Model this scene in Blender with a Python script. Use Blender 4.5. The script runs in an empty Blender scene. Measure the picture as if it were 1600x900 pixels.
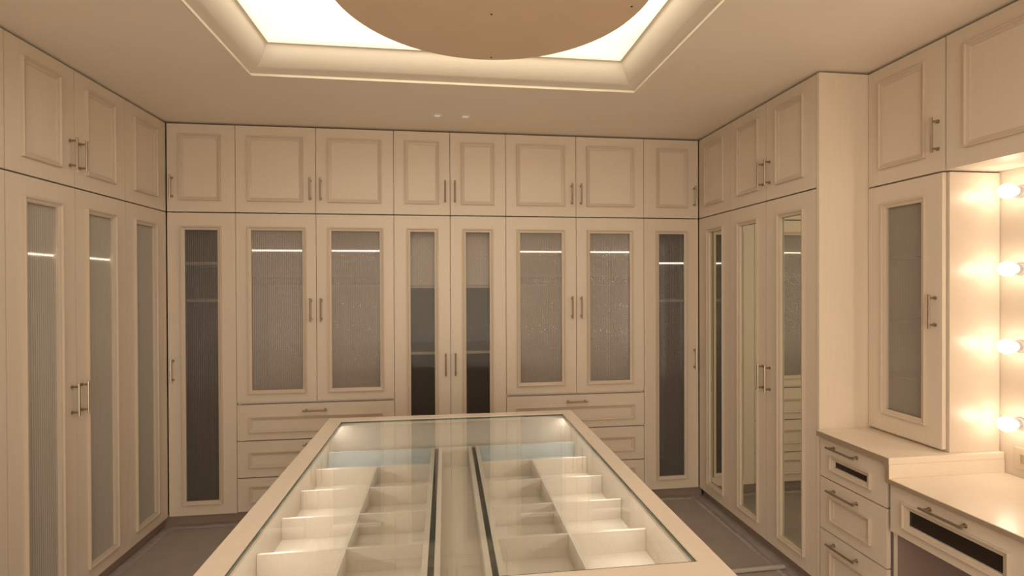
import bpy, math, random
from mathutils import Matrix, Vector

random.seed(4)
S = bpy.context.scene
COL = S.collection

# ------------------------------------------------------------------ camera
F_PX = 809.67
cam_data = bpy.data.cameras.new('camera')
cam_data.sensor_width = 36.0
cam_data.lens = F_PX / 1600 * 36.0
cam_data.clip_start = 0.02
cam = bpy.data.objects.new('camera', cam_data)
COL.objects.link(cam)
_r = Vector((0.99180418, -0.12771166, -0.00376967))
_u = Vector((0.00447086, 0.00520424, 0.99997646))
_f = Vector((0.12768903, 0.99179769, -0.00573256))
_m = Matrix(((_r.x, _u.x, -_f.x, 0), (_r.y, _u.y, -_f.y, 0), (_r.z, _u.z, -_f.z, 1.515), (0, 0, 0, 1)))
cam.matrix_world = _m
S.camera = cam

# ------------------------------------------------------------------ world, exposure, light levels
world = bpy.data.worlds.new('world')
S.world = world
world.use_nodes = True
world.node_tree.nodes['Background'].inputs[0].default_value = (1.0, 0.80, 0.58, 1)
world.node_tree.nodes['Background'].inputs[1].default_value = 0.3
S.view_settings.view_transform = 'Standard'
S.view_settings.look = 'None'
S.view_settings.gamma = 1.0
S.view_settings.use_curve_mapping = False
S.view_settings.exposure = 0.12
S.cycles.transparent_max_bounces = 16
S.cycles.diffuse_bounces = 6
WARM = (1.0, 0.85, 0.66)
PANEL_POWER = 3.0      # luminous panel in the ceiling recess
BULB_POWER = 14.0       # vanity globes
SHELF_LED = 4.5
ISLAND_LED = 6.0
CEILING_FILL = 7.0        # watts, unseen fill lamps added behind the camera
ADDED_BULB_POWER = 62.0   # globes added outside the frame to brighten the room
ISLAND_STRIP = 1.6      # watts, each angled strip under the island frame
DOORWAY_FILL = 46.0          # watts, unseen fill lamp added in the doorway behind the camera


def lamp_area(name, loc, rot, size, size_y, watts, color=WARM):
    d = bpy.data.lights.new(name, 'AREA')
    d.shape = 'RECTANGLE'
    d.size = size
    d.size_y = size_y
    d.energy = watts
    d.color = color
    o = bpy.data.objects.new(name, d)
    o.location = loc
    o.rotation_euler = rot
    COL.objects.link(o)
    return o


# ------------------------------------------------------------------ materials
def mat(name, color, rough=0.5, metal=0.0, spec=0.5, grain=None, bump=0.0, coat=0.0):
    m = bpy.data.materials.new(name)
    m.use_nodes = True
    nt = m.node_tree
    b = nt.nodes['Principled BSDF']
    b.inputs['Base Color'].default_value = (*color, 1)
    b.inputs['Roughness'].default_value = rough
    b.inputs['Metallic'].default_value = metal
    b.inputs['Specular IOR Level'].default_value = spec
    b.inputs['Coat Weight'].default_value = coat
    if grain:
        scale, stretch, amount = grain
        tc = nt.nodes.new('ShaderNodeTexCoord')
        mp = nt.nodes.new('ShaderNodeMapping')
        mp.inputs['Scale'].default_value = stretch
        no = nt.nodes.new('ShaderNodeTexNoise')
        no.inputs['Scale'].default_value = scale
        no.inputs['Detail'].default_value = 4
        ra = nt.nodes.new('ShaderNodeValToRGB')
        ra.color_ramp.elements[0].position = 0.3
        ra.color_ramp.elements[1].position = 0.7
        ra.color_ramp.elements[0].color = (*[c * (1 - amount) for c in color], 1)
        ra.color_ramp.elements[1].color = (*[min(1, c * (1 + amount)) for c in color], 1)
        nt.links.new(tc.outputs['Object'], mp.inputs['Vector'])
        nt.links.new(mp.outputs['Vector'], no.inputs['Vector'])
        nt.links.new(no.outputs['Fac'], ra.inputs['Fac'])
        nt.links.new(ra.outputs['Color'], b.inputs['Base Color'])
        if bump:
            bu = nt.nodes.new('ShaderNodeBump')
            bu.inputs['Strength'].default_value = bump
            bu.inputs['Distance'].default_value = 0.002
            nt.links.new(no.outputs['Fac'], bu.inputs['Height'])
            nt.links.new(bu.outputs['Normal'], b.inputs['Normal'])
    return m


def emit(name, color, power):
    m = bpy.data.materials.new(name)
    m.use_nodes = True
    nt = m.node_tree
    nt.nodes.remove(nt.nodes['Principled BSDF'])
    e = nt.nodes.new('ShaderNodeEmission')
    e.inputs['Color'].default_value = (*color, 1)
    e.inputs['Strength'].default_value = power
    nt.links.new(e.outputs[0], nt.nodes['Material Output'].inputs[0])
    return m


def glass(name, tint, haze_color, haze, rough, ior=1.5, flank=0.0):
    """thin pane: see-through with a share of frosting, Fresnel gloss on top"""
    m = bpy.data.materials.new(name)
    m.use_nodes = True
    nt = m.node_tree
    nt.nodes.remove(nt.nodes['Principled BSDF'])
    tr = nt.nodes.new('ShaderNodeBsdfTransparent')
    tr.inputs[0].default_value = (*tint, 1)
    if flank:                                        # steep rib flanks let less light straight through
        lw = nt.nodes.new('ShaderNodeLayerWeight')
        lw.inputs['Blend'].default_value = 0.5
        mr = nt.nodes.new('ShaderNodeMapRange')
        mr.inputs['From Max'].default_value = 0.24
        mr.inputs['To Min'].default_value = 1.0
        mr.inputs['To Max'].default_value = 1.0 - flank
        vm = nt.nodes.new('ShaderNodeVectorMath')
        vm.operation = 'SCALE'
        vm.inputs[0].default_value = tint
        nt.links.new(lw.outputs['Facing'], mr.inputs['Value'])
        nt.links.new(mr.outputs['Result'], vm.inputs['Scale'])
        nt.links.new(vm.outputs[0], tr.inputs[0])
    body = tr.outputs[0]
    if haze > 0:
        di = nt.nodes.new('ShaderNodeBsdfDiffuse')
        di.inputs[0].default_value = (*haze_color, 1)
        mx = nt.nodes.new('ShaderNodeMixShader')
        mx.inputs[0].default_value = haze
        nt.links.new(tr.outputs[0], mx.inputs[1])
        nt.links.new(di.outputs[0], mx.inputs[2])
        body = mx.outputs[0]
    gl = nt.nodes.new('ShaderNodeBsdfGlossy')
    gl.inputs['Roughness'].default_value = rough
    fr = nt.nodes.new('ShaderNodeFresnel')
    ge = nt.nodes.new('ShaderNodeNewGeometry')
    io = nt.nodes.new('ShaderNodeMapRange')          # both faces of the thin pane reflect alike
    io.inputs['To Min'].default_value = ior
    io.inputs['To Max'].default_value = 1 / ior
    nt.links.new(ge.outputs['Backfacing'], io.inputs['Value'])
    nt.links.new(io.outputs['Result'], fr.inputs['IOR'])
    m2 = nt.nodes.new('ShaderNodeMixShader')
    nt.links.new(fr.outputs[0], m2.inputs[0])
    nt.links.new(body, m2.inputs[1])
    nt.links.new(gl.outputs[0], m2.inputs[2])
    nt.links.new(m2.outputs[0], nt.nodes['Material Output'].inputs[0])
    return m


GR = (9, (14, 14, 0.8), 0.016)
M_LAM = mat('cream_laminate', (0.72, 0.63, 0.53), 0.36, grain=GR)
M_MOULD = mat('cream_moulding', (0.63, 0.535, 0.435), 0.4)
M_NICHE = mat('niche_laminate', (0.66, 0.555, 0.455), 0.32, grain=GR)
M_GLOSSLAM = mat('satin_cream_laminate', (0.76, 0.66, 0.55), 0.25, grain=GR)
M_TOP = mat('cream_counter', (0.80, 0.70, 0.59), 0.25, grain=(12, (3, 3, 3), 0.02))
M_IN_LIGHT = mat('light_cabinet_lining', (0.78, 0.71, 0.65), 0.6)
M_IN_GREY = mat('mauve_grey_cabinet_lining', (0.27, 0.225, 0.205), 0.6)
M_IN_BROWN = mat('brown_cabinet_lining', (0.20, 0.15, 0.13), 0.6)
M_IN_DARK = mat('dark_brown_cabinet_lining', (0.045, 0.028, 0.022), 0.6)
M_SHELF = mat('pale_shelf_board', (0.62, 0.56, 0.48), 0.5)
M_TRAY = mat('pale_tray_board', (0.70, 0.635, 0.56), 0.4, grain=(8, (30, 1.2, 8), 0.04))
M_METAL = mat('brushed_nickel', (0.42, 0.355, 0.28), 0.3, metal=1.0)
M_CEIL = mat('matt_ceiling_paint', (0.86, 0.78, 0.68), 0.55, grain=(2, (1, 1, 1), 0.012))
M_CORN = mat('white_cornice_paint', (0.76, 0.70, 0.60), 0.4)
M_WALL = mat('beige_wall_paint', (0.66, 0.57, 0.47), 0.6, grain=(3, (1, 1, 1), 0.02))
M_FLOOR = mat('pale_grey_floor', (0.46, 0.42, 0.39), 0.45, grain=(5, (1, 1, 1), 0.10), bump=0.2)
M_SHEET = mat('grey_protection_sheet', (0.36, 0.315, 0.29), 0.6, grain=(7, (1, 1, 1), 0.06), bump=0.3)
M_TAPE = mat('clear_tape', (0.42, 0.38, 0.36), 0.25, grain=(30, (1, 6, 1), 0.2), bump=0.6)
M_FOAM = mat('white_foam_tube', (0.46, 0.43, 0.39), 0.5)
M_DISC = mat('bare_plywood', (0.72, 0.56, 0.41), 0.7, grain=(4, (1, 2, 1), 0.03))
M_DARK = mat('dark_metal', (0.03, 0.028, 0.024), 0.5)
M_RUNNER = mat('dark_green_runner', (0.02, 0.03, 0.025), 0.4)
M_GLASSEDGE = mat('green_glass_edge', (0.06, 0.11, 0.085), 0.15)
M_PLATE = mat('beige_plastic', (0.62, 0.52, 0.40), 0.35)
M_SOCKET = mat('grey_lamp_holder', (0.45, 0.43, 0.42), 0.4)
M_PLATEIN = mat('darker_beige_plastic', (0.42, 0.34, 0.25), 0.4)
M_EDGE = mat('taupe_edge_band', (0.36, 0.28, 0.20), 0.45)
M_KNEE_SHADE = mat('mauve_brown_knee_shade', (0.30, 0.22, 0.19), 0.6)  # dark tone puts the shade of the knee space into the colour
M_KICK = mat('mauve_brown_toe_kick', (0.34, 0.26, 0.22), 0.5)
M_WHITE = mat('white_plastic', (0.85, 0.80, 0.72), 0.35)
M_MIRROR = mat('mirror_silver', (0.80, 0.82, 0.74), 0.015, metal=1.0)
M_BLUE = mat('pale_blue_glass', (0.56, 0.60, 0.61), 0.12)
M_REED = glass('reeded_glass', (0.89, 0.875, 0.87), (0.42, 0.38, 0.36), 0.17, 0.10, 1.5, 0.25)
M_REEDPALE = glass('pale_reeded_glass', (0.91, 0.895, 0.885), (0.62, 0.56, 0.51), 0.29, 0.10, 1.9, 0.2)
M_FROST = glass('frosted_reeded_glass', (0.89, 0.88, 0.86), (0.76, 0.71, 0.64), 0.42, 0.20)
M_REEDCLEAR = glass('clear_reeded_glass', (0.92, 0.905, 0.89), (0.42, 0.38, 0.36), 0.06, 0.10, 1.5, 0.3)
M_CABINET = glass('vanity_frosted_glass', (0.90, 0.885, 0.86), (0.66, 0.61, 0.55), 0.26, 0.15, 1.6)
M_TOPGLASS = glass('clear_display_glass', (0.955, 0.97, 0.958), (0, 0, 0), 0, 0.0, 1.52)
M_DARKGLASS = mat('dark_glass', (0.03, 0.02, 0.016), 0.12)
M_PANEL = emit('luminous_panel', (1.0, 0.90, 0.74), PANEL_POWER)
M_BULB = emit('lit_globe', (1.0, 0.84, 0.64), BULB_POWER)
M_ADDEDBULB = emit('added_fill_globe', (1.0, 0.84, 0.64), ADDED_BULB_POWER)
M_LED = emit('lit_led_strip', (1.0, 0.90, 0.76), SHELF_LED)
M_LED_ISL = emit('lit_island_led', (1.0, 0.90, 0.80), ISLAND_LED)
M_LIGHTPATCH = emit('dim_light_patch', (1.0, 0.88, 0.72), 0.45)


# ------------------------------------------------------------------ mesh helpers
class MB:
    def __init__(self):
        self.v, self.f, self.smooth = [], [], False

    def box(self, x0, x1, y0, y1, z0, z1):
        n = len(self.v)
        self.v += [(x0, y0, z0), (x1, y0, z0), (x1, y1, z0), (x0, y1, z0),
                   (x0, y0, z1), (x1, y0, z1), (x1, y1, z1), (x0, y1, z1)]
        for q in ((3, 2, 1, 0), (4, 5, 6, 7), (0, 1, 5, 4), (1, 2, 6, 5), (2, 3, 7, 6), (3, 0, 4, 7)):
            self.f.append(tuple(n + i for i in q))
        return self

    def rings(self, loops, closed=True):
        """loops of equal length joined one to the next; closed joins last to first"""
        n = len(self.v)
        k = len(loops[0])
        for l in loops:
            self.v += l
        m = len(loops)
        for a in range(m if closed else m - 1):
            b = (a + 1) % m
            for i in range(k):
                j = (i + 1) % k
                self.f.append((n + a * k + i, n + a * k + j, n + b * k + j, n + b * k + i))
        return self

    def frame_xz(self, prof, closed=True):
        """prof: list of (x0,x1,z0,z1,y) rectangles in the door plane"""
        return self.rings([[(a, y, c), (b, y, c), (b, y, d), (a, y, d)] for a, b, c, d, y in prof], closed)

    def frame_xy(self, prof, closed=True):
        return self.rings([[(a, c, z), (b, c, z), (b, d, z), (a, d, z)] for a, b, c, d, z in prof], closed)

    def tube(self, p0, p1, r, seg=10, r1=None):
        p0, p1 = Vector(p0), Vector(p1)
        d = (p1 - p0).normalized()
        a = d.orthogonal().normalized()
        b = d.cross(a)
        n = len(self.v)
        for p, rr in ((p0, r), (p1, r if r1 is None else r1)):
            for i in range(seg):
                t = 2 * math.pi * i / seg
                self.v.append(tuple(p + a * math.cos(t) * rr + b * math.sin(t) * rr))
        for i in range(seg):
            j = (i + 1) % seg
            self.f.append((n + i, n + j, n + seg + j, n + seg + i))
        self.f.append(tuple(n + seg - 1 - i for i in range(seg)))
        self.f.append(tuple(n + seg + i for i in range(seg)))
        return self

    def lathe(self, prof, origin, axis, seg=24):
        """prof: (radius, distance along axis)"""
        o, ax = Vector(origin), Vector(axis).normalized()
        a = ax.orthogonal().normalized()
        b = ax.cross(a)
        loops = []
        for r, h in prof:
            r = max(r, 1e-5)
            loops.append([tuple(o + ax * h + a * math.cos(2 * math.pi * i / seg) * r
                                + b * math.sin(2 * math.pi * i / seg) * r) for i in range(seg)])
        self.rings(loops, False)
        return self

    def build(self, name, m, parent=None, bevel=0.0, smooth=False):
        me = bpy.data.meshes.new(name)
        me.from_pydata(self.v, [], self.f)
        me.materials.append(m)
        import bmesh
        bm = bmesh.new()
        bm.from_mesh(me)
        bmesh.ops.recalc_face_normals(bm, faces=bm.faces)
        if smooth:
            for f in bm.faces:
                f.smooth = True
        bm.to_mesh(me)
        bm.free()
        me.update()
        o = bpy.data.objects.new(name, me)
        COL.objects.link(o)
        if parent is not None:
            o.parent = parent
        if bevel:
            md = o.modifiers.new('bevel', 'BEVEL')
            md.width = bevel
            md.segments = 2
            md.limit_method = 'ANGLE'
        return o


def thing(name, label, cat, loc=(0, 0, 0), rz=0.0, group=None):
    o = bpy.data.objects.new(name, None)
    o.empty_display_size = 0.1
    COL.objects.link(o)
    o.location = loc
    o.rotation_euler = (0, 0, rz)
    return tag(o, label, cat, group)


def tag(o, label, cat, group=None):
    o['label'] = label
    o['category'] = cat
    if group:
        o['group'] = group
    return o


def struct(o):
    o['kind'] = 'structure'
    return o


# ------------------------------------------------------------------ room dimensions (metres)
YB = 3.4707      # plane of the back cabinet fronts
XL = -1.7189     # plane of the left cabinet fronts
XR = 1.7816      # plane of the mirrored cabinet fronts
XV = 2.0416      # plane of the vanity wall cabinets
XW = 2.302       # right wall
ZC = 2.5404      # ceiling
ZD = 1.978       # line between wardrobes and lofts
ZB = 0.0774      # underside of the doors
YE = 2.281       # near end of the mirrored run
YN = -1.6        # wall behind the camera
XLW = -2.30      # left wall
YBW = 4.045      # back wall

# ------------------------------------------------------------------ shell
struct(MB().box(XLW, XW, YN, YBW, -0.1, 0.0).build('floor', M_FLOOR))
T = (-0.93, 1.002, 0.93, 2.655)            # tray opening at ceiling level
ce = MB()
ce.frame_xy([(XLW, XW, YN, YBW, ZC), (T[0], T[1], T[2], T[3], ZC),
             (T[0], T[1], T[2], T[3], ZC + 0.02), (XLW, XW, YN, YBW, ZC + 0.02)])
struct(ce.build('ceiling', M_CEIL))
struct(MB().box(XLW - 0.1, XW + 0.1, YBW, YBW + 0.1, 0, ZC).build('wall_back', M_WALL))
struct(MB().box(XLW - 0.1, XLW, YN, YBW, 0, ZC).build('wall_left', M_WALL))
struct(MB().box(XW, XW + 0.1, YN, YBW, 0, ZC).build('wall_right', M_WALL))
wf = MB()
wf.box(XLW - 0.1, -1.0, YN - 0.1, YN, 0, ZC)
wf.box(1.2, XW + 0.1, YN - 0.1, YN, 0, ZC)
wf.box(-1.0, 1.2, YN - 0.1, YN, 2.3, ZC)
struct(wf.build('wall_front', M_WALL))


def inset(r, d):
    return (r[0] + d, r[1] - d, r[2] + d, r[3] - d)


# cove moulding that runs round the tray, and the bright bead along its foot
t0, t1 = math.radians(8), math.radians(68)
prof = []
for k in range(15):
    t = t0 + (t1 - t0) * k / 14
    prof.append((0.104 * (math.sin(t) - math.sin(t0)) / (math.sin(t1) - math.sin(t0)),
                 0.004 + 0.098 * (math.cos(t0) - math.cos(t)) / (math.cos(t0) - math.cos(t1))))
prof += [(0.107, 0.105), (0.118, 0.107), (0.118, 0.125)]
cv = MB()
loops = []
for d, h in prof:
    a = inset(T, d)
    loops.append((a[0], a[1], a[2], a[3], ZC + h))
a0, a1 = inset(T, 0.118), inset(T, -0.03)
loops.append((*inset(T, 0.110), ZC + 0.135))
loops.append((*inset(T, -0.01), ZC + 0.135))
loops.append((*inset(T, -0.01), ZC + 0.021))
loops.append((*inset(T, 0.0), ZC + 0.021))
cr = cv.frame_xy(loops).build('trim_1', M_CORN, smooth=True)
md = cr.modifiers.new('edges', 'EDGE_SPLIT')
md.split_angle = math.radians(38)
struct(cr)
bead = MB().frame_xy([(*inset(T, -0.006), ZC - 0.0005), (*inset(T, -0.006), ZC - 0.007),
                      (*inset(T, 0.003), ZC - 0.007), (*inset(T, 0.004), ZC + 0.004), (*inset(T, 0.0), ZC + 0.004)])
struct(bead.build('trim_2', mat('gloss_bead', (0.92, 0.84, 0.70), 0.15, coat=0.5)))

# recess above the tray: white sides, luminous panel as its ceiling
RC = inset(T, -0.08)
rec = MB().frame_xy([(*RC, ZC + 0.136), (*RC, ZC + 0.40), (*inset(RC, -0.02), ZC + 0.40), (*inset(RC, -0.02), ZC + 0.136)])
rec.frame_xy([(*inset(RC, -0.02), ZC + 0.136), (*inset(T, 0.10), ZC + 0.136), (*inset(T, 0.10), ZC + 0.139), (*inset(RC, -0.02), ZC + 0.139)])
struct(rec.build('trim_3', M_CORN))
lp = MB().box(RC[0], RC[1], RC[2], RC[3], ZC + 0.40, ZC + 0.42).build('light_panel', M_PANEL)
tag(lp, 'glowing cream white light panel filling the ceiling recess above the round board', 'light panel')

# ------------------------------------------------------------------ cabinet kit (local axes: x to the right, y into the unit, z up)
GAP = 0.0017


def moulding_rings(a, b, c, d, y0=0.0, s=1.0):
    pr = [(0.000, 0.0), (0.000, 0.0115), (0.002, 0.0135), (0.006, 0.0132), (0.0092, 0.0105), (0.0102, 0.007),
          (0.0165, 0.0056), (0.0205, 0.005), (0.0225, 0.0035), (0.024, 0.003), (0.024, 0.0)]
    return [(a + i * s, b - i * s, c + i * s, d - i * s, y0 - h * s) for i, h in pr]


def add_handle(parent, p0, p1, label=None):
    """bar handle on two posts; p0, p1 are its ends in the plane of the front"""
    h = MB()
    p0, p1 = Vector(p0), Vector(p1)
    out = Vector((0, -0.032, 0))
    d = (p1 - p0).normalized()
    h.tube(p0 + out, p1 + out, 0.0052, 8)
    for q in (p0 + d * 0.016, p1 - d * 0.016):
        h.tube(q, q + out, 0.0045, 8)
        h.tube(q + Vector((0, -0.0005, 0)), q + Vector((0, -0.004, 0)), 0.008, 8)
    o = h.build('handle', M_METAL, parent, smooth=False)
    return o


def reeded_pane(a, b, c, d, y, m, parent, pitch=0.0115, label=None):
    g = MB()
    n = max(6, int(round((b - a) / pitch)))
    k = 8
    xs, ys = [], []
    for i in range(n * k + 1):
        t = i / k
        xs.append(a + (b - a) * i / (n * k))
        ys.append(y - 0.0026 * abs(math.sin(math.pi * t)))
    for x, yy in zip(xs, ys):
        g.v.append((x, yy, c))
        g.v.append((x, yy, d))
    for i in range(n * k):
        g.f.append((2 * i, 2 * i + 2, 2 * i + 3, 2 * i + 1))
    n0 = len(g.v)
    g.v += [(a, y + 0.004, c), (b, y + 0.004, c), (b, y + 0.004, d), (a, y + 0.004, d)]
    g.f.append((n0, n0 + 3, n0 + 2, n0 + 1))
    o = g.build('glass_pane', m, parent, smooth=True)
    o['label'] = label or 'vertically reeded glass pane'
    return o


def add_door(root, x0, x1, z0, z1, kind, handle=None, hz=None, ins=None, mold=None, pane=None):
    """kind: 'panel', 'glass' or 'mirror'. handle: 'l' or 'r' side. ins: (left,right,bottom,top) to the moulding"""
    a, b, c, d = x0 + GAP, x1 - GAP, z0, z1
    il, ir, ib, it = ins
    ma, mb, mc, md_ = x0 + il, x1 - ir, z0 + ib, z1 - it
    if kind == 'panel':
        door = MB().box(a, b, 0, 0.019, c, d).build('door', M_LAM, root)
    else:
        w = 0.020
        ga, gb, gc, gd = ma + w, mb - w, mc + w, md_ - w
        door = MB().frame_xz([(a, b, c, d, 0.019), (a, b, c, d, 0.0), (ga, gb, gc, gd, 0.0), (ga, gb, gc, gd, 0.019)]).build('door', M_LAM, root)
        if kind == 'glass':
            reeded_pane(ga - 0.004 + 0.0045, gb + 0.004 - 0.0045, gc + 0.0005, gd - 0.0005, 0.011, pane or M_REED, door)
        else:
            o = MB().box(ga + 0.0005, gb - 0.0005, 0.008, 0.013, gc + 0.0005, gd - 0.0005).build('mirror_pane', M_MIRROR, door)
            o['label'] = 'clear mirror pane'
    MB().frame_xz(moulding_rings(ma, mb, mc, md_)).build('moulding', M_MOULD, door)
    if handle:
        hx = x0 + 0.032 if handle == 'l' else x1 - 0.032
        add_handle(door, (hx, 0, hz[0]), (hx, 0, hz[1]))
    return door


def add_drawer(root, x0, x1, z0, z1, mrect, handle_x, handle_z, dark=False, hl=0.15):
    ma, mb, mc, md_ = mrect
    a, b, c, d = x0 + GAP, x1 - GAP, z0 + 0.0018, z1 - 0.0018
    if dark:
        s = 0.9
        w = 0.022
        ga, gb, gc, gd = ma + w, mb - w, mc + w, md_ - w
        dr = MB().frame_xz([(a, b, c, d, 0.019), (a, b, c, d, 0), (ga, gb, gc, gd, 0), (ga, gb, gc, gd, 0.019)]).build('drawer', M_LAM, root)
        o = MB().box(ga + 0.0004, gb - 0.0004, 0.007, 0.012, gc + 0.0004, gd - 0.0004).build('glass_inset', M_DARKGLASS, dr)
        o['label'] = 'narrow dark glass inset'
    else:
        dr = MB().box(a, b, 0, 0.019, c, d).build('drawer', M_LAM, root)
    MB().frame_xz(moulding_rings(ma, mb, mc, md_, 0, 0.9)).build('moulding', M_MOULD, dr)
    add_handle(dr, (handle_x - hl / 2, 0, handle_z), (handle_x + hl / 2, 0, handle_z))
    return dr


def add_carcass(root, w, z0, z1, depth, m, mid=None):
    t = 0.017
    y0, y1 = 0.0215, depth
    c = MB()
    c.box(0.0006, t, y0, y1, z0, z1)
    c.box(w - t, w - 0.0006, y0, y1, z0, z1)
    c.box(t, w - t, y0, y1, z0, z0 + t)
    c.box(t, w - t, y0, y1, z1 - t, z1)
    c.box(t, w - t, y1 - 0.008, y1, z0 + t, z1 - t)
    for zz in (mid or []):
        c.box(t, w - t, y0, y1 - 0.008, zz - t / 2, zz + t / 2)
    return c.build('carcass', m, root)


def add_shelf(root, w, z, depth, th=0.018, setback=0.026, m=None):
    return MB().box(0.0175, w - 0.0175, setback, depth - 0.01, z - th / 2, z + th / 2).build('shelf', m or M_SHELF, root)


LOFT0, LOFT1 = ZD + 0.0035, ZC - 0.0125
LOW0, LOW1 = ZB, ZD - 0.0035
HZ_LOFT = (2.060, 2.206)
HZ_TALL = (0.915, 1.066)
HZ_UP = (1.285, 1.437)
R90 = math.pi / 2


def loft(label, loc, rz, w, depth, doors, name='loft_cabinet', group='closed loft cabinets under the ceiling'):
    r = thing(name, label, 'cabinet', (loc[0], loc[1], LOFT0), rz, group)
    z = lambda v: v - LOFT0
    add_carcass(r, w, 0, LOFT1 - LOFT0 - 0.002, depth, M_LAM if depth < 0.4 else M_IN_BROWN)
    for x0, x1, hs, il, ir in doors:
        add_door(r, x0, x1, 0, LOFT1 - LOFT0, 'panel', hs, (z(HZ_LOFT[0]), z(HZ_LOFT[1])), (il, ir, 0.070, 0.064))
    return r


def tall(label, loc, rz, w, depth, doors, kind, lining, shelves=(), leds=(), hz=HZ_TALL, z0=LOW0, drawers=None, bot=0.066, pane=None, name='wardrobe',
         group='wardrobes along the walls'):
    base = ZB
    r = thing(name, label, 'cabinet', (loc[0], loc[1], base), rz, group)
    z = lambda v: v - base
    mids = [z(z0) - 0.006] if drawers else []
    add_carcass(r, w, 0.001, z(LOW1), depth, lining, mids)
    for x0, x1, hs, il, ir in doors:
        add_door(r, x0, x1, z(z0), z(LOW1), kind, hs, (z(hz[0]), z(hz[1])), (il, ir, bot, 0.083), pane=pane)
    for s in shelves:
        add_shelf(r, w, z(s), depth)
    for s in leds:
        sh = add_shelf(r, w, z(s), depth)
        MB().box(0.018, w - 0.018, 0.0205, 0.0258, z(s) - 0.003, z(s) + 0.003).build('led_strip', M_LED, sh)['label'] = 'thin lit strip along the shelf edge'
    if drawers:
        MB().box(0.0175, w - 0.0175, 0.075, 0.095, z(1.520), z(1.572)).build('rail', M_IN_BROWN, r)['label'] = 'darker rail across the compartment'
        for d in drawers:
            add_drawer(r, *d[:2], z(d[2]), z(d[3]), (d[4], d[5], z(d[6]), z(d[7])), d[8], z(d[9]))
    return r


# ------------------------------------------------------------------ back run
XB = [XL + 0.004, -1.312, -0.823, -0.333, 0.034, 0.4065, 0.8915, 1.3755, XR - 0.004]
D_BACK = 0.56


def seg(i, j):
    return XB[i], XB[j] - XB[i]


x, w = seg(0, 1)
loft('narrow single door loft cabinet at the left end of the back wall', (x, YB), 0, w, D_BACK, [(0, w, 'l', 0.072, 0.085)])
x, w = seg(1, 3)
m = XB[2] - XB[1]
loft('two door loft cabinet on the back wall above the left reeded glass wardrobe with drawers', (x, YB), 0, w, D_BACK,
     [(0, m, 'r', 0.072, 0.078), (m, w, 'l', 0.072, 0.078)])
x, w = seg(3, 5)
m = XB[4] - XB[3]
loft('two door loft cabinet above the dark glass doors in the middle of the back wall', (x, YB), 0, w, D_BACK,
     [(0, m, 'r', 0.070, 0.072), (m, w, 'l', 0.072, 0.078)])
x, w = seg(5, 7)
m = XB[6] - XB[5]
loft('two door loft cabinet on the back wall above the right reeded glass wardrobe with drawers', (x, YB), 0, w, D_BACK,
     [(0, m, 'r', 0.074, 0.078), (m, w, 'l', 0.073, 0.072)])
x, w = seg(7, 8)
loft('narrow single door loft cabinet at the right end of the back wall', (x, YB), 0, w, D_BACK, [(0, w, 'r', 0.092, 0.083)])

x, w = seg(0, 1)
tall('tall single door wardrobe at the left end of the back wall with dark reeded glass', (x, YB), 0, w, D_BACK, [(0, w, 'l', 0.080, 0.083)],
     'glass', M_IN_BROWN, (1.66, 1.424))


def drawer_set(w, xa, xb, hx):
    out = []
    for (z0, z1, m0, m1, hz) in ((0.532, 0.761, 0.582, 0.683, 0.7165), (0.297, 0.529, 0.358, 0.460, 0.497), (0.081, 0.294, 0.138, 0.244, 0.272)):
        out.append((0, w, z0, z1, xa, xb, m0, m1, hx, hz))
    return out


x, w = seg(1, 3)
m = XB[2] - XB[1]
tall('wardrobe left of the dark centre one, reeded doors over drawers', (x, YB), 0, w, D_BACK,
     [(0, m, 'r', 0.071, 0.062), (m, w, 'l', 0.072, 0.067)], 'glass', M_IN_LIGHT, (), (1.742,), HZ_UP, 0.7765,
     drawer_set(w, -1.24 - x, -0.409 - x, -0.831 - x), bot=0.052, pane=M_REEDPALE)
x, w = seg(3, 5)
m = XB[4] - XB[3]
centre = tall('centre wardrobe of the back wall with two narrow reeded doors and dark brown lower compartments', (x, YB), 0, w, D_BACK,
              [(0, m, 'r', 0.083, 0.080), (m, w, 'l', 0.080, 0.088)], 'glass', M_IN_DARK, (1.506, 1.063), pane=M_REEDCLEAR)
MB().box(0.018, w - 0.018, 0.045, 0.053, 1.516 - ZB, LOW1 - 0.018 - ZB).build('upper_back_panel', M_IN_LIGHT, centre)['label'] = 'pale panel closing the top compartment'
x, w = seg(5, 7)
m = XB[6] - XB[5]
tall('wardrobe with reeded doors over drawers right of the dark centre one', (x, YB), 0, w, D_BACK,
     [(0, m, 'r', 0.073, 0.078), (m, w, 'l', 0.075, 0.080)], 'glass', M_IN_LIGHT, (), (1.742,), HZ_UP, 0.7765,
     drawer_set(w, 0.473 - x, 1.305 - x, 0.890 - x), bot=0.052, pane=M_REEDPALE)
x, w = seg(7, 8)
tall('tall single door wardrobe at the right end of the back wall with mauve grey glass', (x, YB), 0, w, D_BACK, [(0, w, 'r', 0.086, 0.083)],
     'glass', M_IN_GREY, (1.40,), (1.665,))
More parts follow.
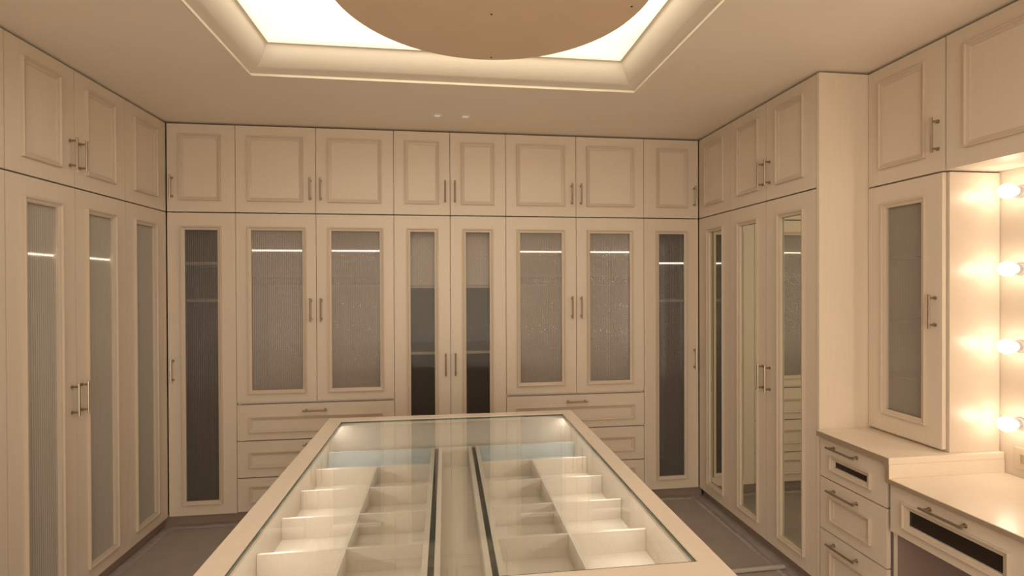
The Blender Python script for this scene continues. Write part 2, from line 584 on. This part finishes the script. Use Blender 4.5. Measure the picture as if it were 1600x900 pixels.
# ------------------------------------------------------------------ left run (viewed facing the left wall: x local runs to +y)
D_L = 0.565
YLs = [1.490, 2.281, 2.671, 3.058, YB - 0.003]
for (i, j, doors, lab, lab2) in (
        (0, 1, 2, 'loft cabinet cut by the left edge of the photo', 'wardrobe cut by the left edge of the photo'),
        (1, 3, 2, 'two door loft cabinet on the left wall with a pair of handles', 'two door wardrobe on the left wall with frosted glass and paired handles'),
        (3, 4, 1, 'single door loft cabinet without handle in the left corner', 'single frosted glass wardrobe without handle in the left corner')):
    y0, w = YLs[i], YLs[j] - YLs[i]
    if doors == 2:
        m = (YLs[2] - YLs[1]) if i == 1 else w / 2
        dl = [(0, m, 'r', 0.080, 0.092), (m, w, 'l', 0.075, 0.092)]
        dt = [(0, m, 'r', 0.083, 0.088), (m, w, 'l', 0.070, 0.086)]
    else:
        dl = [(0, w - 0.012, None, 0.076, 0.090)]
        dt = [(0, w - 0.012, None, 0.074, 0.098)]
    r = loft(lab, (XL, y0), R90, w, D_L, dl)
    r2 = tall(lab2, (XL, y0), R90, w, D_L, dt, 'glass', M_IN_LIGHT, (1.15,) if i == 1 else ((1.655,) if i == 3 else ()), (1.655,) if i < 3 else (), pane=M_FROST)
    if doors == 1:
        MB().box(w - 0.012, w - 0.001, 0, 0.02, 0, LOFT1 - LOFT0).build('filler_strip', M_LAM, r)
        MB().box(w - 0.012, w - 0.001, 0, 0.02, 0, LOW1 - ZB).build('filler_strip', M_LAM, r2)

# ------------------------------------------------------------------ right run with mirror doors (local x runs to -y)
D_R = 0.515
YRs = [YB - 0.003, 3.060, 2.694, 2.300]
w = YRs[0] - YRs[1]
r = loft('single door loft cabinet without handle in the right corner', (XR, YRs[0]), -R90, w, D_R, [(0.012, w, None, 0.078, 0.080)])
MB().box(0.001, 0.0115, 0, 0.02, 0, LOFT1 - LOFT0).build('filler_strip', M_LAM, r)
r = tall('wardrobe with one narrow mirror door and no handle in the right corner', (XR, YRs[0]), -R90, w, D_R, [(0.012, w, None, 0.105, 0.080)], 'mirror', M_IN_GREY)
MB().box(0.001, 0.0115, 0, 0.02, 0, LOW1 - ZB).build('filler_strip', M_LAM, r)
w, m = YRs[1] - YRs[3], YRs[1] - YRs[2]
r = loft('two door loft cabinet on the right above the pair of tall mirror doors', (XR, YRs[1]), -R90, w, D_R,
         [(0, m, 'r', 0.084, 0.070), (m, w, 'l', 0.090, 0.085)])
r2 = tall('wardrobe with a pair of tall mirror doors and two handles beside the vanity', (XR, YRs[1]), -R90, w, D_R,
          [(0, m, 'r', 0.083, 0.072), (m, w, 'l', 0.102, 0.082)], 'mirror', M_IN_GREY)
ep = MB().box(XR, XW - 0.002, YE, YE + 0.0175, 0.0, ZC - 0.011).build('end_panel', M_GLOSSLAM)
tag(ep, 'tall plain cream end panel closing the mirrored wardrobe beside the vanity counter', 'panel')

# toe kicks
struct(MB().box(XL - 0.055, XL - 0.04, 1.49, YB + 0.05, 0, ZB - 0.001).build('baseboard_left', M_KICK))
struct(MB().box(XL - 0.04, XR + 0.04, YB + 0.045, YB + 0.06, 0, ZB - 0.001).build('baseboard_back', M_KICK))
struct(MB().box(XR + 0.055, XR + 0.07, YE + 0.018, YB + 0.045, 0, ZB - 0.001).build('baseboard_right', M_KICK))

# ------------------------------------------------------------------ vanity
D_V = XW - XV - 0.003
YV0 = 2.2795
YV1 = 1.888
w = YV0 - YV1
loft('single door loft cabinet above the glass wall cabinet of the vanity', (XV, YV0), -R90, w, D_V, [(0, w, 'r', 0.066, 0.086)])
w2 = 1.06
loft('wide loft cabinet above the bulb lit vanity niche at the right edge', (XV, YV1 - 0.002), -R90, w2, D_V,
     [(0, w2 / 2, None, 0.080, 0.080), (w2 / 2, w2, None, 0.080, 0.080)])
# glass wall cabinet standing on the counter
CT = 0.8135
vc = thing('vanity_wall_cabinet', 'wall cabinet with one frosted glass door standing on the vanity counter', 'cabinet', (XV, YV0, CT + 0.012), -R90)
zb = CT + 0.012
add_carcass(vc, w, -0.0112, LOW1 - zb, D_V, M_NICHE)
add_door(vc, 0, w - 0.012, 0.0, LOW1 - zb, 'glass', 'r', (1.325 - zb, 1.470 - zb), (0.082, 0.070, 0.081, 0.085), pane=M_CABINET)
for s in (1.632, 1.342, 1.087):
    o = MB().box(0.0175, w - 0.0175, 0.03, D_V - 0.01, s - 0.005 - zb, s + 0.005 - zb).build('shelf', M_DARK, vc)
    o['label'] = 'thin dark shelf behind the frosted glass'

# pedestal with drawers
PX = XR
pz1 = 0.784
ped = thing('drawer_pedestal', 'drawer pedestal under the raised counter between mirror door and vanity desk', 'cabinet', (PX, YE - 0.002, 0.0), -R90)
wp = 0.387
c = MB()
c.box(0.0006, 0.017, 0.0215, 0.515, 0.02, pz1)
c.box(wp - 0.017, wp, 0.0215, 0.515, 0.02, pz1)
c.box(0.017, wp - 0.017, 0.0215, 0.515, 0.02, 0.037)
c.box(0.017, wp - 0.017, 0.0215, 0.515, pz1 - 0.017, pz1)
c.box(0.017, wp - 0.017, 0.505, 0.515, 0.037, pz1 - 0.017)
c.box(0.0006, wp, 0.06, 0.075, 0.0, 0.02)
c.build('carcass', M_IN_BROWN, ped)
ym = lambda y: (YE - 0.002) - y
add_drawer(ped, 0.0035, wp - 0.0035, 0.598, 0.786 - 0.003, (ym(2.206), ym(1.972), 0.643, 0.716), ym(2.117), 0.754, True, hl=0.165)
add_drawer(ped, 0.0035, wp - 0.0035, 0.349, 0.596, (ym(2.206), ym(1.974), 0.406, 0.522), ym(2.117), 0.552, hl=0.165)
add_drawer(ped, 0.0035, wp - 0.0035, 0.080, 0.347, (ym(2.206), ym(1.974), 0.140, 0.266), ym(2.117), 0.302, hl=0.165)

# stepped counter
ct = thing('vanity_countertop', 'stepped cream countertop with raised shelf and lower desk surface by the bulbs', 'countertop', (XR, 1.87, 0.711))
xf = -0.016
MB().box(xf, XW - XR - 0.002, -0.002, YE - 0.002 - 1.87, 0.7865 - 0.711, CT - 0.711).build('raised_top', M_TOP, ct, bevel=0.002)
MB().box(xf, XW - XR - 0.002, -0.002, 0.0165, 0.0, 0.7863 - 0.711).build('step_panel', M_TOP, ct)
MB().box(xf, XW - XR - 0.002, 0.83 - 1.87, -0.0022, 0.0, 0.0195).build('desk_top', M_TOP, ct, bevel=0.002)

o = MB()
o.box(xf - 0.0016, xf - 0.0002, 0.0, YE - 0.004 - 1.87, 0.0757, CT - 0.711 - 0.0025)
o.box(xf - 0.0016, xf - 0.0002, -0.0015, 0.0165, 0.0, 0.0757)
o.box(xf - 0.0016, xf - 0.0002, 0.832 - 1.87, -0.0022, 0.0, 0.0172)
o.build('edge_band', M_EDGE, ct)['label'] = 'taupe edge band along the counter front'

# desk with shallow drawers over the knee space
dk = thing('vanity_desk', 'low vanity desk with shallow drawer and knee space under the counter', 'desk', (XR, 1.886, 0.0), -R90)
wd = 1.04
c = MB()
c.box(0.0, 0.016, 0.0215, 0.515, 0.0, 0.7095)
MB().box(0.0162, 0.019, 0.024, 0.484, 0.001, 0.5145).build('side_shade', M_KNEE_SHADE, dk)['label'] = 'mauve brown painted shade on the side of the knee space'
c.box(wd - 0.016, wd, 0.0215, 0.515, 0.0, 0.7095)
c.box(0.016, wd - 0.016, 0.0215, 0.515, 0.515, 0.530)
c.box(0.016, wd - 0.016, 0.50, 0.515, 0.530, 0.7095)
MB().box(0.0165, wd - 0.0165, 0.485, 0.497, 0.001, 0.5145).build('back_shade_panel', M_KNEE_SHADE, dk)['label'] = 'mauve brown panel of painted shade at the back of the knee space'
c.box(0.512, 0.528, 0.0215, 0.50, 0.530, 0.7095)
c.build('frame', M_LAM, dk)
yd = lambda y: 1.886 - y
add_drawer(dk, 0.006, 0.516, 0.513, 0.7075, (yd(1.820), yd(1.428), 0.551, 0.656), yd(1.640), 0.676, True, hl=0.165)
add_drawer(dk, 0.518, wd - 0.002, 0.513, 0.7075, (yd(1.303), yd(0.911), 0.551, 0.656), yd(1.107), 0.676, True, hl=0.165)

# globes beside the vanity mirror position, then added fill globes out of view
bz = [1.885, 1.5725, 1.260, 0.9475]
bl = ['topmost lit vanity bulb just under the loft cabinet', 'second lit vanity bulb from the top of the column',
      'third lit vanity bulb from the top of the column', 'lowest lit vanity bulb nearest the wall socket']
BY = 1.811
bl2 = ['%s added unseen fill bulb at the front end of the desk' % k for k in ('topmost', 'second', 'third', 'lowest')]
for z, lab, by, gm, grp in ([(a, b, BY, M_BULB, 'lit bulbs in a column beside the vanity') for a, b in zip(bz, bl)]
                            + [(a, b, 0.93, M_ADDEDBULB, 'added fill bulbs out of view') for a, b in zip(bz, bl2)]):
    b = thing('vanity_bulb', lab, 'bulb', (XW - 0.0005, by, z), 0, grp)
    MB().lathe([(0.0, 0.0), (0.026, 0.0), (0.026, 0.006), (0.020, 0.012), (0.018, 0.026), (0.0, 0.026)], (0, 0, 0), (-1, 0, 0), 20).build('socket', M_SOCKET, b, smooth=False)
    pr = [(0.0135, 0.0265), (0.0150, 0.034)]
    for k in range(1, 12):
        a = math.radians(150 - k * 13.6)
        pr.append((0.0295 * math.sin(a), 0.0635 + 0.0295 * math.cos(a + math.pi)))
    pr.append((0.0, 0.093))
    MB().lathe(pr, (0, 0, 0), (-1, 0, 0), 20).build('globe', gm, b, smooth=True)

# wall socket above the desk
ws = thing('wall_socket', 'beige double frame wall socket above the vanity desk', 'socket', (XW - 0.0005, 1.770, 0.808), -R90)
MB().box(-0.058, 0.058, -0.009, 0, -0.044, 0.044).build('plate', M_PLATE, ws, bevel=0.003)
MB().frame_xz([(-0.036, 0.036, -0.022, 0.022, -0.0091), (-0.036, 0.036, -0.022, 0.022, -0.012), (-0.032, 0.032, -0.018, 0.018, -0.012), (-0.032, 0.032, -0.018, 0.018, -0.0091)]).build('inner_frame', M_PLATE, ws)
MB().box(-0.0315, 0.0315, -0.0105, -0.0091, -0.0175, 0.0175).build('insert', M_PLATEIN, ws)

# ------------------------------------------------------------------ display island
IX0, IX1, IY0, IY1, IZ = -0.5812, 0.6621, 1.06, 2.6986, 0.8474
isl = thing('display_island', 'cream display island with a glass top over compartment trays in mid room', 'island', (0.04, 1.88, 0.0))
ox, oy = 0.04, 1.88


def ib(mb, x0, x1, y0, y1, z0, z1):
    return mb.box(x0 - ox, x1 - ox, y0 - oy, y1 - oy, z0, z1)


def ring(prof):
    return MB().frame_xy([(a - ox, b - ox, c - oy, d - oy, z) for a, b, c, d, z in prof])


G = (-0.509, 0.600, 1.180, 2.632)
fr = ring([(IX0, IX1, IY0, IY1, IZ - 0.026), (IX0, IX1, IY0, IY1, IZ), (*G, IZ), (*G, IZ - 0.026)])
fr.build('top_frame', M_TOP, isl, bevel=0.0025)
gp = ib(MB(), G[0] + 0.0045, G[1] - 0.0045, G[2] + 0.0045, G[3] - 0.0045, IZ - 0.0100, IZ - 0.002).build('glass_top', M_TOPGLASS, isl)
gp['label'] = 'clear glass sheet set flush in the frame'
ring([(*inset(G, 0.0003), IZ - 0.0100), (*inset(G, 0.0003), IZ - 0.0025), (*inset(G, 0.0042), IZ - 0.0025), (*inset(G, 0.0042), IZ - 0.0100)]).build('glass_edge', M_GLASSEDGE, gp)['label'] = 'green tinted edge of the glass'
C = (-0.5615, 0.6475, 1.10, 2.656)
B = (-0.573, 0.656, 1.08, 2.680)
bd = ring([(*B, 0.07), (*B, IZ - 0.0262), (*C, IZ - 0.0262), (*C, 0.07)])
ib(bd, C[0], C[1], C[2], C[3], 0.598, 0.612)
ib(bd, C[0], C[1], C[2], C[3], 0.07, 0.085)
bd.build('body', M_TRAY, isl)
ring([(*inset(B, 0.05), 0.0), (*inset(B, 0.05), 0.069), (*inset(B, 0.065), 0.069), (*inset(B, 0.065), 0.0)]).build('plinth', M_LAM, isl)
for sx in (-1, 1):                                   # applied mouldings on the long sides
    xs = B[0] if sx < 0 else B[1]
    for k in range(3):
        ya, yb = B[2] + 0.06 + k * 0.512, B[2] + 0.06 + k * 0.512 + 0.45
        side = MB()
        loops = []
        for a, b, c, d, y in moulding_rings(ya - oy, yb - oy, 0.14, 0.74):
            X = xs - ox + (sx * -y)
            loops.append([(X, a, c), (X, b, c), (X, b, d), (X, a, d)])
        side.rings(loops).build('side_moulding', M_MOULD, isl)
K = 1.0283
ZT, ZF = 0.715, 0.643
rows = [K * v for v in (2.278, 2.047, 1.813, 1.581, 1.349)]
for (x0, x1, mid, inner) in ((-0.561, -0.052 * K, -0.298 * K, 1), (0.140 * K, 0.647, 0.383 * K, -1)):
    t = MB()
    ib(t, x0, x1, 1.115, 2.579, ZF - 0.010, ZF)
    tr = t.build('tray', M_TRAY, isl)
    s = MB()
    if inner > 0:
        ib(s, x1 - 0.018, x1, 1.115, 2.579, ZF + 0.0002, ZT)
        ia, ibb = x0 + 0.001, x1 - 0.0182
    else:
        ib(s, x0, x0 + 0.018, 1.115, 2.579, ZF + 0.0002, ZT)
        ia, ibb = x0 + 0.0182, x1 - 0.001
    s.build('tray_side', M_TRAY, tr)
    e = ib(MB(), ia, ibb, 2.571, 2.579, ZF + 0.0002, ZT).build('tray_end', M_BLUE, tr)
    e['label'] = 'pale blue glass end of the tray'
    ib(MB(), ia, ibb, rows[0] + 0.0055, 2.5708, ZF + 0.0002, ZF + 0.003).build('tray_liner', M_BLUE, tr)['label'] = 'pale blue glass floor of the far compartment'
    ib(MB(), ia, ibb, 1.115, 1.125, ZF + 0.0002, ZT).build('tray_end', M_TRAY, tr)
    ib(MB(), mid - 0.005, mid + 0.005, 1.1255, rows[0] - 0.0052, ZF + 0.0002, ZT).build('long_divider', M_TRAY, tr)
    ib(MB(), ia, ibb, rows[0] - 0.005, rows[0] + 0.005, ZF + 0.0002, ZT).build('cross_divider', M_TRAY, tr)
    for y in rows[1:]:
        ib(MB(), ia, mid - 0.0052, y - 0.005, y + 0.005, ZF + 0.0002, ZT).build('cross_divider', M_TRAY, tr)
        ib(MB(), mid + 0.0052, ibb, y - 0.005, y + 0.005, ZF + 0.0002, ZT).build('cross_divider', M_TRAY, tr)
for x0 in (-0.0530, 0.1260):
    ib(MB(), x0, x0 + 0.017, 1.115, 2.579, 0.6125, 0.707).build('runner', M_RUNNER, isl)['label'] = 'dark green runner in the gap beside the tray'
ch = MB()
ib(ch, -0.0350, -0.0185, 1.115, 2.579, 0.6125, ZT)
ib(ch, 0.1090, 0.1255, 1.115, 2.579, 0.6125, ZT)
ib(ch, -0.0185, 0.109, 2.565, 2.579, 0.6125, ZT)
ib(ch, -0.0185, 0.109, 1.115, 1.125, 0.6125, ZT)
ib(ch, -0.0185, 0.109, 1.125, 2.565, 0.6125, 0.618)
ch.build('centre_channel', M_TRAY, isl)
for x0 in (-0.5560, 0.6310):
    ib(MB(), x0, x0 + 0.011, 1.14, 2.650, IZ - 0.031, IZ - 0.0264).build('led_strip', M_LED_ISL, isl)['label'] = 'lit strip hidden under the top frame'

# ------------------------------------------------------------------ round board hanging in the ceiling tray
DX, DY, DR = 0.163, 1.790, 0.572
ds = thing('ceiling_disc', 'large round bare plywood board hanging below the ceiling light recess', 'disc', (DX, DY, ZC))
SEG = 96
dm = MB()
lo = []
for r, h in ((1e-4, 0), (DR - 0.002, 0), (DR, 0.002), (DR, 0.018), (1e-4, 0.018)):
    lo.append([(r * math.cos(2 * math.pi * i / SEG), r * math.sin(2 * math.pi * i / SEG), h) for i in range(SEG)])
dm.rings(lo, False).build('board', M_DISC, ds)
for (sx, sy) in ((0.178, 1.960), (0.209, 2.330), (0.686, 1.843), (-0.33, 1.90), (0.15, 1.45), (0.163, 1.75)):
    MB().lathe([(0.0, 0.0), (0.0045, 0.0), (0.0045, 0.0015), (0.0, 0.0015)], (sx - DX, sy - DY, -0.0018), (0, 0, 1), 10).build('screw', M_DARK, ds)
for (sx, sy) in ((-0.3, -0.3), (0.3, -0.3), (-0.3, 0.3), (0.3, 0.3)):
    MB().tube((sx, sy, 0.018), (sx, sy, 0.3995), 0.004, 8).build('hanger_rod', M_METAL, ds)

# two small glowing discs stand in for light patches on the ceiling
for xx, lab in ((-0.044, 'left one of the two small painted light patches on the ceiling near the back cabinets'), (0.125, 'right one of the two small painted light patches on the ceiling near the back cabinets')):
    sp = thing('ceiling_light_patch', lab, 'light patch', (xx, 3.163, ZC), 0, 'small painted light patches')
    MB().lathe([(0.020, 0.0005), (0.031, 0.0005), (0.030, 0.003), (0.022, 0.005), (0.020, 0.003)], (0, 0, 0), (0, 0, -1), 24).build('patch_rim', M_WHITE, sp, smooth=False)
    MB().lathe([(0.0, 0.001), (0.0198, 0.001), (0.0198, 0.0025), (0.0, 0.003)], (0, 0, 0), (0, 0, -1), 24).build('lens', M_LIGHTPATCH, sp)

# ------------------------------------------------------------------ floor covering
fs = thing('floor_sheet', 'grey protective sheet covering the floor between the cabinets', 'floor covering', (0, 1.5, 0))
MB().box(-1.728, 1.758, -0.9 - 1.5, 3.478 - 1.5, 0.0003, 0.003).build('sheet', M_SHEET, fs)


def tape(x0, x1, y0, y1, n, along):
    g = MB()
    rnd = random.Random(7)
    k = 4
    for i in range(n + 1):
        for j in range(k + 1):
            a, b = i / n, j / k
            xx = x0 + (x1 - x0) * (a if along == 'x' else b)
            yy = y0 + (y1 - y0) * (b if along == 'x' else a)
            h = 0.0036 + (0.0 if j in (0, k) else rnd.uniform(0.0, 0.008))
            g.v.append((xx, yy - 1.5, h))
    for i in range(n):
        for j in range(k):
            q = i * (k + 1) + j
            g.f.append((q, q + 1, q + k + 2, q + k + 1))
    return g.build('edge_tape', M_TAPE, fs, smooth=True)


tape(-1.755, -1.695, 0.6, 3.49, 60, 'y')
tape(1.725, 1.765, 0.6, 3.47, 60, 'y')
tape(-1.69, 1.72, 3.455, 3.50, 70, 'x')
ft = MB()
ft.tube((0.72, 2.512, 0.0155), (1.775, 2.535, 0.0155), 0.0115, 14)
fo = ft.build('foam_tube', M_FOAM, smooth=False)
tag(fo, 'thin white foam tube lying on the grey floor sheet near the mirror doors', 'tube')

# ------------------------------------------------------------------ unseen fill lamps added behind the camera, then the island strips
for k, (lx, ly) in enumerate(((-1.0, -0.4), (1.0, -0.4))):
    lamp_area('ceiling_fill_light', (lx, ly, ZC - 0.01), (0, 0, 0), 0.25, 0.25, CEILING_FILL)
lamp_area('doorway_fill_light', (0.1, YN - 0.05, 1.15), (-math.pi / 2, 0, math.pi), 2.19, 2.28, DOORWAY_FILL)
for lx, ang in ((-0.5430, -62), (0.6290, 62)):
    lamp_area('island_strip_light', (lx, 1.893, IZ - 0.031), (0, math.radians(ang), 0), 0.008, 1.51, ISLAND_STRIP, (1.0, 0.90, 0.78))
